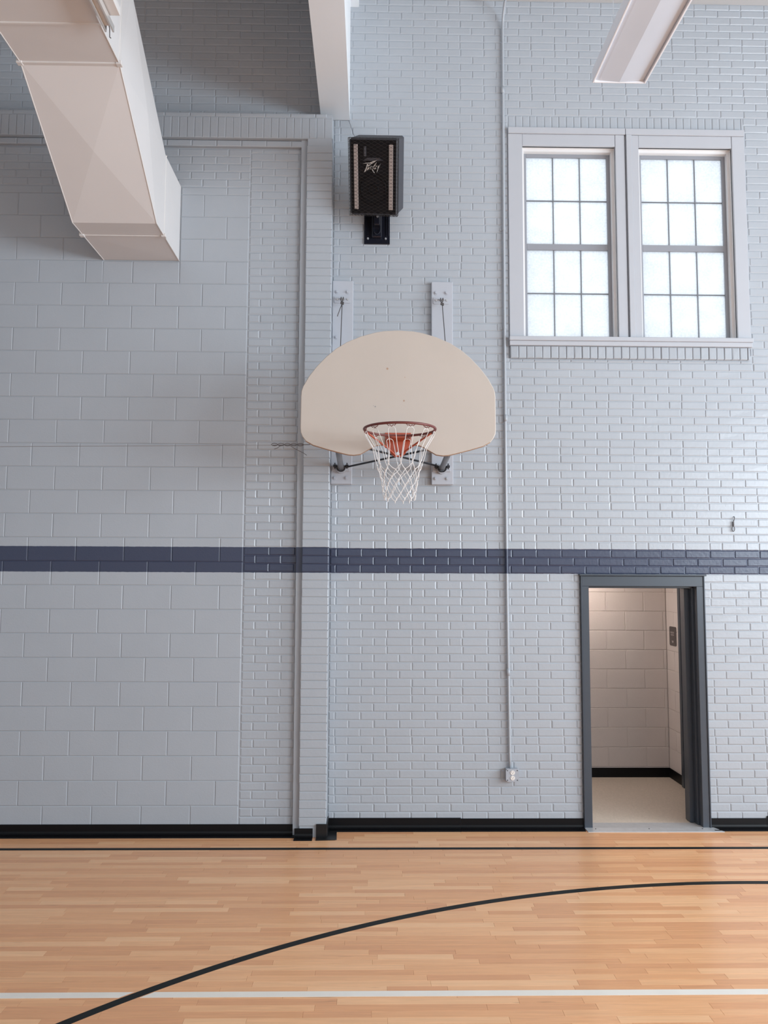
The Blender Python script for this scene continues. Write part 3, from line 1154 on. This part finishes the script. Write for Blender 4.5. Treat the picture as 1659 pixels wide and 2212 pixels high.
mb.add([(a, ly0 + .012, lz + .018), (a + .03, ly0 + .012, lz + .013), (c, ly0 + .012, lz + .003), (b_ - .03, ly0 + .012, lz + .013), (b_, ly0 + .012, lz + .018),
        (a, ly1 - .012, lz + .018), (a + .03, ly1 - .012, lz + .013), (c, ly1 - .012, lz + .003), (b_ - .03, ly1 - .012, lz + .013), (b_, ly1 - .012, lz + .018)],
       [(i, i + 1, i + 6, i + 5) for i in range(4)])
mb.build('diffuser', 'lens', lt)
for x_, y_ in ((lx0 + .03, ly1 - .35), (lx1 - .03, ly1 - .35), (lx0 + .03, ly0 + .35), (lx1 - .03, ly0 + .35)):
    MB().tube([(x_, y_, lz + .11), (x_ + (.02 if x_ < xm else -.02), y_, CEIL)], .0018, 5).build('hanger_wire', 'bolt', lt)

# ------------------------------------------------------------------ conduit and outlet
cd = thing('conduit', 'painted electrical conduit running from floor outlet up the brick wall', 'pipe', (1.178, YB - .02, .5))
yc, rc = YB - .018, .0118
pts = [(1.192, yc, .495), (1.190, yc, .60), (1.186, yc, 1.0), (1.178, yc, 2.0), (1.175, yc, 3.2), (1.176, yc, 5.0), (1.180, yc, 6.6), (1.181, yc, 7.06)]
for i in range(1, 9):
    t = i / 8 * PI / 2
    pts.append((1.181, yc - .20 * (1 - math.cos(t)), 7.06 + .20 * math.sin(t)))
pts += [(1.181, yc - .6, 7.26), (1.181, 3.0, 7.26)]
MB().tube(pts, rc, 12).build('pipe', 'smooth', cd, smooth=True)
for z_ in (6.50, 3.49, 1.30):
    MB().tube([(1.178 if z_ > 2 else 1.183, yc, z_ - .03), (1.178 if z_ > 2 else 1.183, yc, z_ + .03)], .0155, 12).build('coupling', 'smooth', cd, smooth=True)
for z_ in (5.2, 4.3):
    mb = MB()
    mb.bevbox(1.140, 1.180, YB - .006, YB - .002, z_ - .012, z_ + .012, .001)
    mb.tube([(1.176, yc, z_ - .012), (1.176, yc, z_ + .012)], .0145, 10)
    mb.build('strap', 'smooth', cd)
ob = thing('outlet_box', 'square grey outlet box with a double socket at the conduit foot', 'outlet', (1.203, YB, .449))
bx0, bx1, bz0, bz1 = 1.150, 1.256, .398, .501
MB().bevbox(bx0, bx1, YB - .052, YB, bz0, bz1, .004).build('box', 'box', ob)
mb = MB()
k = .012
mb.prism([(bx0 + k, bz0 - .001), (bx1 - k, bz0 - .001), (bx1 + .001, bz0 + k), (bx1 + .001, bz1 - k), (bx1 - k, bz1 + .001), (bx0 + k, bz1 + .001), (bx0 - .001, bz1 - k), (bx0 - .001, bz0 + k)], 1, YB - .058, YB - .052)
cv = mb.build('cover', 'box', ob)
for sx, sz in ((bx0 + .012, bz1 - .012), (bx1 - .012, bz1 - .012), (bx1 - .012, bz0 + .012), (bx0 + .012, bz0 + .012)):
    MB().disc((sx, YB - .0595, sz), 1, .0045, .003, 8).build('screw', 'darksteel', cv)
for zc in (.472, .429):
    rc_ = MB().disc((1.205, YB - .0625, zc), 1, .0185, .006, 20).build('socket', 'outlet', ob)
    mb = MB()
    mb.box(1.1965, 1.1985, YB - .0632, YB - .0622, zc + .001, zc + .009)
    mb.box(1.2105, 1.2125, YB - .0632, YB - .0622, zc + .001, zc + .010)
    mb.disc((1.2045, YB - .0632, zc - .007), 1, .0028, .001, 8)
    mb.build('slot', 'darksteel', rc_)

# ------------------------------------------------------------------ basketball hoop
BX = 0.196
YF = 5.53      # front face of the board
RIM_C = (0.192, 5.150, 3.080)
hoop = thing('basketball_hoop', 'cream fan-shaped wooden backboard with orange rim and white net', 'basketball hoop', (BX, YB, 3.0))
S = .00330
half = [(0, 713), (31.5, 714.6), (52.5, 718.5), (82.5, 727), (113, 740), (137, 755), (157, 772), (178, 794), (194, 815), (206, 836), (209.5, 846), (210.6, 858),
        (211, 928), (210, 936), (206, 945), (199, 954), (184, 962.5), (153, 971.5), (120, 980), (108, 982.6), (96, 983.5), (82, 981.5), (69, 974), (55, 966), (47, 962.5), (38, 961)]
poly = [(BX + dx * S, 3.872 - (y - 713) * .00336) for dx, y in half] + [(BX - dx * S, 3.872 - (y - 713) * .00336) for dx, y in reversed(half[1:])]
mb = MB()
n = len(poly)
cx_, cz_ = BX, 3.45
ins = lambda q, d: (q[0] + (cx_ - q[0]) * d, q[1] + (cz_ - q[1]) * d)
vs = [(ins(q, .006)[0], YF, ins(q, .006)[1]) for q in poly] + [(q[0], YF + .004, q[1]) for q in poly] + [(q[0], YF + .034, q[1]) for q in poly]
fs = [(tuple(range(n)), 0), (tuple(range(3 * n - 1, 2 * n - 1, -1)), 1)]
for i in range(n):
    j = (i + 1) % n
    fs.append(((i, n + i, n + j, j), 1 if min(poly[i][1], poly[j][1]) < 3.06 else 0))
    fs.append(((n + i, 2 * n + i, 2 * n + j, n + j), 1 if min(poly[i][1], poly[j][1]) < 3.3 else 0))
for f, mi in fs:
    mb.f.append(list(f)); mb.m.append(mi)
mb.v = vs
board = mb.build('backboard', ['board', 'board_edge'], hoop)
# back frame of the board
mb = MB()
for sx in (-.44, .44):
    mb.box(BX + sx - .03, BX + sx + .03, YF + .034, YF + .075, 3.04, 3.55)
mb.box(BX - .47, BX + .47, YF + .034, YF + .075, 3.10, 3.16)
mb.box(BX - .47, BX + .47, YF + .034, YF + .075, 3.44, 3.50)
mb.build('back_frame', 'steel', hoop)
# worn marks on the board
for (dx, y, w, h) in ((-50, 879, 3, 2), (-54, 877, 1.5, 2), (12, 866, 4, 4), (-24, 797, 5, 2), (14, 815, 2, 3)):
    xx, zz = BX + dx * S, 3.872 - (y - 713) * .00336
    MB().disc((xx, YF - .0006, zz), 1, w * S * .5, .001, 7).build('paint_chip', 'guy' if y > 870 else 'board_edge', board)

# rim
rim_pts = [(RIM_C[0] + .2365 * math.cos(2 * PI * i / 64), RIM_C[1] + .2365 * math.sin(2 * PI * i / 64), RIM_C[2]) for i in range(64)]
rim = MB().tube(rim_pts, .0085, 10, closed=True).build('rim', 'rim', hoop, smooth=True)
mb = MB()
# mounting plate: upright shield on the board and a level tongue out to the ring
prof = [(BX - .094, 3.125), (BX + .090, 3.125), (BX + .090, 3.055), (BX + .050, 2.975), (BX + .022, 2.952), (BX - .026, 2.952), (BX - .054, 2.975), (BX - .094, 3.055)]
mb.prism(prof, 1, YF - .010, YF - .001)
mb.prism([(BX - .09, YF - .005), (BX + .086, YF - .005), (BX + .075, 5.378), (BX - .08, 5.378)], 2, 3.066, 3.074)
mb.build('mounting_plate', 'orange', rim)
for (dx, z_) in ((-.004, 2.975), (.066, 3.085), (-.070, 3.085)):
    MB().disc((BX + dx, YF - .020, z_), 1, .013, .011, 6).build('bolt', 'bolt', rim)
mb = MB()
for s in (-1, 1):
    a = math.radians(90 - s * 68)
    px, py = RIM_C[0] + .2365 * math.cos(a), RIM_C[1] + .2365 * math.sin(a)
    mb.tube([(px, py, RIM_C[2] - .006), (px - s * .03, py + .03, RIM_C[2] - .022), (BX + s * .05, YF - .035, 2.990), (BX + s * .022, YF - .014, 2.966), (BX, YF - .012, 2.958)], .0065, 8)
mb.build('rim_brace', 'orange', rim, smooth=True)
NH = 12
for i in range(NH):
    mb = MB()
    a = 2 * PI * (i + .5) / NH
    for s in (-1, 1):
        p = lambda r, z, aa: (RIM_C[0] + r * math.cos(aa), RIM_C[1] + r * math.sin(aa), RIM_C[2] + z)
        mb.tube([p(.2365, -.006, a + s * .13), p(.2365, -.017, a + s * .085), p(.232, -.012, a + s * .04), p(.232, -.024, a)], .0026, 5)
    mb.build('net_hook', 'rim', rim)

# net
RN = [.2320, .2080, .1770, .1480, .1320, .1200, .1120, .1070, .1040]
ZN = [-.022, -.085, -.150, -.240, -.288, -.334, -.380, -.424, -.466]
mb = MB()


def npt(r, z, a):
    return Vector((RIM_C[0] + r * math.cos(a), RIM_C[1] + r * math.sin(a), RIM_C[2] + z))


step = 2 * PI / NH
rn = random.Random(3)
knot = {}
for lv in range(3, 9):
    for i in range(NH):
        a = step * (i + .5 + (.5 if lv % 2 else 0))
        dz = rn.uniform(-.006, .006) + .014 * math.sin(a * 2 + lv) * (0.4 if lv < 7 else .8)
        knot[(lv, i)] = npt(RN[lv] * rn.uniform(.96, 1.04), ZN[lv] + dz, a + rn.uniform(-.03, .03))
for i in range(NH):
    a = step * (i + .5)
    hw = .023
    pts = []
    # inverted U hanging on the hook, the legs running out to the first knots on either side
    kl, kr = knot[(3, (i - 1) % NH)], knot[(3, i)]
    leg = lambda s, q: npt(.232 * (1 - q) + .180 * q, -.04 - .085 * q, a + s * hw * (1 + .25 * q) / .22)
    pts += [kl, kl.lerp(leg(-1, 1), .5) + Vector((0, 0, -.012)), leg(-1, 1), leg(-1, .5), leg(-1, 0)]
    for t in (-60, -30, 0, 30, 60):
        tt = math.radians(t)
        pts.append(npt(.232, -.040 + .016 * math.cos(tt), a + hw * math.sin(tt) / .235))
    pts += [leg(1, 0), leg(1, .5), leg(1, 1), kr.lerp(leg(1, 1), .5) + Vector((0, 0, -.012)), kr]
    mb.tube(pts, .0024, 5)
for lv in range(3, 8):
    for i in range(NH):
        p0 = knot[(lv, i)]
        if lv % 2:
            nb = (i, (i + 1) % NH)
        else:
            nb = ((i - 1) % NH, i)
        # level lv sits half a step from level lv + 1 on each side
        for q in nb:
            p1 = knot[(lv + 1, q)]
            mid = p0.lerp(p1, .5)
            out = Vector((mid.x - RIM_C[0], mid.y - RIM_C[1], 0)).normalized() * .004
            mb.tube([p0, mid + out + Vector((0, 0, -.004)), p1], .0024, 5)
for key, p in knot.items():
    mb.tube([p + Vector((0, 0, .006)), p, p + Vector((0, 0, -.006 if key[0] < 8 else -.014))], [.0030, .0045, .0028], 5)
mb.build('net', 'net', hoop)

# wall planks with their hardware
planks_x = ((-0.343, -0.160, -0.254), (0.528, 0.716, 0.616))
for (xa, xb, xc) in planks_x:
    pk = MB().bevbox(xa, xb, YB - .042, YB - .001, 2.900, 4.702, .004).build('mounting_plank', 'plank', hoop)
    yf = YB - .042
    for (dx, z_) in ((-.046, 4.598), (.046, 4.598), (-.052, 2.952), (.048, 2.952), (-.05, 4.19)):
        mb = MB()
        mb.disc((xc + dx, yf - .003, z_), 1, .019, .003, 14)
        mb.disc((xc + dx, yf - .013, z_), 1, .0115, .011, 6)
        mb.build('bolt', 'plank', pk)
    mb = MB()
    mb.prism([(xc + q[0] - 8.25, q[1]) for q in rrect(8.25 - .072, 8.25 + .072, 4.497, 4.556, .012)], 1, yf - .007, yf)
    mb.build('eye_plate', 'plank', pk)
    for dx in (-.046, .046):
        MB().disc((xc + dx, yf - .015, 4.530), 1, .010, .009, 6).build('bolt', 'bolt', pk)
    mb = MB()
    mb.tube([(xc - .014, yf - .005, 4.535), (xc - .014, yf - .03, 4.530), (xc - .008, yf - .047, 4.522), (xc + .006, yf - .047, 4.522), (xc + .014, yf - .03, 4.530), (xc + .014, yf - .005, 4.535)], .0075, 8)
    mb.build('eye_bolt', 'bolt', pk, smooth=True)
    # lower saddle plate and collar that take the tube
    mb = MB()
    mb.bevbox(xc - .078, xc + .078, yf - .012, yf, 3.010, 3.060, .003)
    mb.tube([(xc, yf - .03, 3.032), (xc, yf - .002, 3.032)], .042, 14)
    mb.build('saddle_plate', 'plank', pk)
    # tube out to the board
    xe = BX + (-.44 if xc < 0 else .40)
    MB().tube([(xc, yf - .005, 3.040), (xe + (.0), YF + .075, 3.075)], .0240, 14).build('support_tube', 'steel', hoop, smooth=True)
    mb = MB()
    mb.tube([(xc + .036 * math.cos(t * PI / 8), yf - .040, 3.042 - .036 * math.sin(t * PI / 8)) for t in range(-1, 10)], .006, 6)
    for dx in (-.052, .052):
        mb.bevbox(xc + dx - .014, xc + dx + .014, yf - .052, yf - .028, 3.040, 3.062, .003)
        mb.tube([(xc + dx, yf - .04, 3.028), (xc + dx, yf - .04, 3.078)], .006, 6)
    mb.build('pipe_clamp', 'darksteel', hoop)
    # cable from the eye down to the outer end of the tube, with its wire clip and loose tail
    mb = MB()
    top = Vector((xc, yf - .050, 4.515)); end = Vector((xe, YF + .09, 3.10))
    mb.tube([top, end], .0036, 6)
    d = (end - top).normalized()
    for q in (.05, .065):
        c = top + d * q
        mb.tube([c + Vector((-.014, 0, .004)), c + Vector((.014, 0, -.004))], .008, 6)
    mb.tube([top + Vector((-.010, 0, .02)), top + Vector((-.014, -.01, -.01)), top + Vector((0, -.01, -.03)), top + Vector((.012, -.01, -.005)), top + Vector((.008, 0, .02))], .0045, 6)
    if xc < 0:
        c = top + d * .07
        mb.tube([c, c + Vector((-.014, -.01, -.04)), c + Vector((-.040, -.012, -.115))], .0045, 6)
    mb.build('support_cable', 'cable', hoop)
# crossed bracing between the two tubes
c0, c1 = planks_x[0][2], planks_x[1][2]
yf = YB - .06
MB().tube([(c0 + .045, yf, 3.045), (BX + .40, YF + .11, 3.066)], .0085, 8).build('cross_brace', 'darksteel', hoop)
MB().tube([(c1 - .045, yf, 3.062), (BX - .44, YF + .11, 3.083)], .0085, 8).build('cross_brace', 'darksteel', hoop)

# steadying wire from the board off to the left wall
gw = thing('guy_wire', 'thin steadying wire from the backboard edge towards the left wall', 'wire', (BX - .66, YF + .03, 3.05))
y_ = YF + .05
MB().tube([(-0.70, y_, 3.040), (-2.6, y_, 3.016), (LW, y_, 2.98)], .0022, 5).build('wire', 'guy', gw)
mb = MB()
mb.tube([(-0.40, YF + .036, 3.058), (-0.44, y_, 3.046), (-0.70, y_, 3.040)], .0028, 5)
for i in range(5):
    x_ = -0.48 - i * .046
    mb.tube([(x_ - .023 + .023 * math.cos(t * PI / 4), y_, 3.044 + .009 * math.sin(t * PI / 4)) for t in range(9)], .0028, 5)
mb.tube([(-0.64, y_, 3.040), (-0.665, y_, 3.020), (-0.69, y_, 3.012)], .0022, 5)
mb.tube([(-0.58, y_, 3.040), (-0.54, y_, 3.015), (-0.48, y_, 2.985), (-.455, y_, 2.968)], .0020, 5)
mb.build('turnbuckle', 'cable', gw)

# ------------------------------------------------------------------ loudspeaker and its bracket
SPC = (0.010, 6.25, 5.387)
TILT, YAW, ROLL = 0.587, 0.2327, 0.119
spk = thing('loudspeaker', 'black loudspeaker with wire guard tilted down from the brick wall', 'speaker', SPC, rot=(Matrix.Rotation(-YAW, 3, 'Z') @ Matrix.Rotation(TILT, 3, 'X') @ Matrix.Rotation(ROLL, 3, 'Y')).to_euler())
w, h, dp = .400, .588, .34
mb = MB()
mb.bevbox(-w / 2, w / 2, .012, dp, -h / 2, h / 2, .014)
mb.build('cabinet', 'speaker', spk, local=True)
MB().box(-w / 2 + .012, w / 2 - .012, .008, .014, -h / 2 + .012, h / 2 - .012).build('baffle', 'black', spk, local=True)
for s in (-1, 1):
    MB().bevbox(s * .146 - .017, s * .146 + .017, -.001, .009, -h / 2 + .045, h / 2 - .045, .002).build('side_strip', 'strip', spk, local=True)
mb = MB()
mb.prism([(-.115, .12), (.115, .12), (.115, .255), (-.115, .255)], 1, .002, .009, 1)
mb.prism([(-.085, .128), (.085, .128), (.05, .150), (-.05, .150)], 1, -.004, .003)
mb.tube([(-.07, .002, .16), (-.07, .002, .235)], .012, 8)
mb.build('horn', ['speaker', 'black'], spk, local=True)
mb = MB()
for r_, y0 in ((.125, .006), (.105, .003), (.04, .001)):
    mb.tube([(r_ * math.cos(2 * PI * i / 32), y0, -.09 + r_ * math.sin(2 * PI * i / 32)) for i in range(32)], .004, 6, closed=True)
mb.build('woofer', 'black', spk, local=True)
# badge lettering, one sharp stroke after another
K = .0037 / 20.74
LP = [[(265, 556), (400, 522), (520, 506), (600, 505), (690, 462), (945, 402), (790, 500), (690, 552), (640, 535), (560, 540), (400, 542)],
      [(470, 556), (520, 552), (505, 630), (470, 720), (440, 800), (390, 845), (322, 888), (365, 800), (420, 690)],
      [(515, 612), (575, 575), (655, 560), (630, 600), (560, 630), (520, 660)],
      [(540, 665), (595, 680), (575, 725), (520, 775), (480, 808), (470, 795), (505, 720)],
      [(640, 640), (668, 650), (640, 730), (605, 785), (598, 765), (625, 705)],
      [(662, 728), (700, 735), (745, 800), (828, 908), (775, 880), (715, 805)],
      [(908, 480), (880, 560), (800, 660), (740, 690), (675, 640), (745, 665), (820, 580)],
      [(760, 745), (745, 715), (790, 690), (775, 735)],
      [(795, 760), (850, 668), (870, 710), (893, 742), (840, 748)],
      [(880, 600), (925, 640), (915, 672), (875, 650)],
      [(975, 595), (1025, 640), (1100, 535), (1050, 625), (1000, 715), (950, 830), (915, 885), (940, 800), (972, 690)]]
mb = MB()
for p_ in LP:
    mb.prism([((x_ - 690) * K - .012, (650 - z_) * K * 1.1 + .085) for x_, z_ in p_], 1, -.006, .009)
mb.build('badge', 'badge', spk, local=True)
# diamond wire guard wrapped over the front edges
mb = MB()
gx, gz, gy = .204, .297, -.012
dxn, dzn = .026, .0135
segs = []
nx = int(2 * gx / dxn); nz = int(2 * gz / dzn)
dxn, dzn = 2 * gx / nx, 2 * gz / nz
for i in range(nx):
    for k in range(nz):
        if (i + k) % 2 == 0:
            a, b_ = (-gx + i * dxn, -gz + k * dzn), (-gx + (i + 1) * dxn, -gz + (k + 1) * dzn)
        else:
            a, b_ = (-gx + i * dxn, -gz + (k + 1) * dzn), (-gx + (i + 1) * dxn, -gz + k * dzn)
        segs.append((a, b_))
for a, b_ in segs:
    mb.tube([(a[0], gy, a[1]), (b_[0], gy, b_[1])], .0013, 4, cap=False)
for k in range(nz):
    for s in (-1, 1):
        z0, z1 = -gz + k * dzn, -gz + (k + 1) * dzn
        mb.tube([(s * gx, gy, z0), (s * (gx + .004), gy + .025, z1), (s * gx, gy + .05, z0)], .0013, 4, cap=False)
for i in range(nx):
    for s in (-1, 1):
        x0_, x1_ = -gx + i * dxn, -gx + (i + 1) * dxn
        mb.tube([(x0_, gy, s * gz), (x1_, gy + .025, s * (gz + .002)), (x0_, gy + .05, s * gz)], .0013, 4, cap=False)
mb.tube([(-gx, gy, -gz), (gx, gy, -gz), (gx, gy, gz), (-gx, gy, gz)], .0030, 6, closed=True)
mb.tube([(-gx, gy + .05, -gz), (gx, gy + .05, -gz), (gx, gy + .05, gz), (-gx, gy + .05, gz)], .0025, 6, closed=True)
mb.build('wire_guard', 'guard', spk, local=True)

br = thing('speaker_bracket', 'glossy black steel wall bracket holding the loudspeaker', 'bracket', (.046, YB, 5.05))
mb = MB()
mb.bevbox(-0.068, .160, YB - .014, YB - .001, 5.050, 5.420, .003)
br_plate = mb.build('wall_plate', 'glossblack', br)
mb = MB()
for dx in (-.052, -.036, .128, .144):
    mb.bevbox(.0 + dx - .004, .0 + dx + .004, YB - .022, YB - .013, 5.12, 5.40, .002)
mb.bevbox(.000, .088, YB - .050, YB - .012, 5.10, 5.40, .008)
mb.build('rib', 'glossblack', br)
mb = MB()
mb.tube([(.044 + .030 * math.cos(t * PI / 8), YB - .062, 5.165 + .045 * math.sin(t * PI / 8) - .0) for t in range(8, 17)], .005, 6)
mb.tube([(.014, YB - .062, 5.165), (.018, YB - .064, 5.30)], .005, 6)
mb.tube([(.074, YB - .062, 5.165), (.070, YB - .064, 5.30)], .005, 6)
mb.bevbox(.018, .070, YB - .10, YB - .045, 5.19, 5.330, .006)
mb.tube([(.044, YB - .06, 5.300), (.040, 6.60, 5.33)], .030, 12)
mb.build('arm', 'glossblack', br)
MB().tube([(.050, YB - .105, 5.262), (.050, YB - .112, 5.262)], .011, 10).build('pivot_bolt', 'bolt', br)
for dx in (-.034, .124):
    MB().disc((dx, YB - .022, 5.098), 1, .0095, .009, 8).build('bolt', 'bolt', br)
MB().tube([(-.212, YB - .004, 6.20), (-.165, 6.60, 5.96), (-.12, 6.42, 5.79)], .0018, 5).build('safety_cable', 'cable', br)

# ------------------------------------------------------------------ twisted wire hook on the wall
hk = MB()
yh = YB - .012
hk.tube([(3.170, YB, 2.640), (3.171, yh, 2.634), (3.170, yh, 2.615), (3.160, yh, 2.598), (3.156, yh, 2.58)], .0035, 6)
for s in (-1, 1):
    hk.tube([(3.156 + s * .004 * math.cos(i * 1.3), yh + s * .004 * math.sin(i * 1.3), 2.594 - i * .0055) for i in range(8)], .0038, 6)
hk.tube([(3.157 + .012 * math.sin(2 * PI * i / 16), yh, 2.532 + .022 * math.cos(2 * PI * i / 16)) for i in range(16)], .0032, 6, closed=True)
tag(hk.build('wire_hook', 'cable'), 'small twisted wire hook on the brick wall right of the conduit', 'hook')
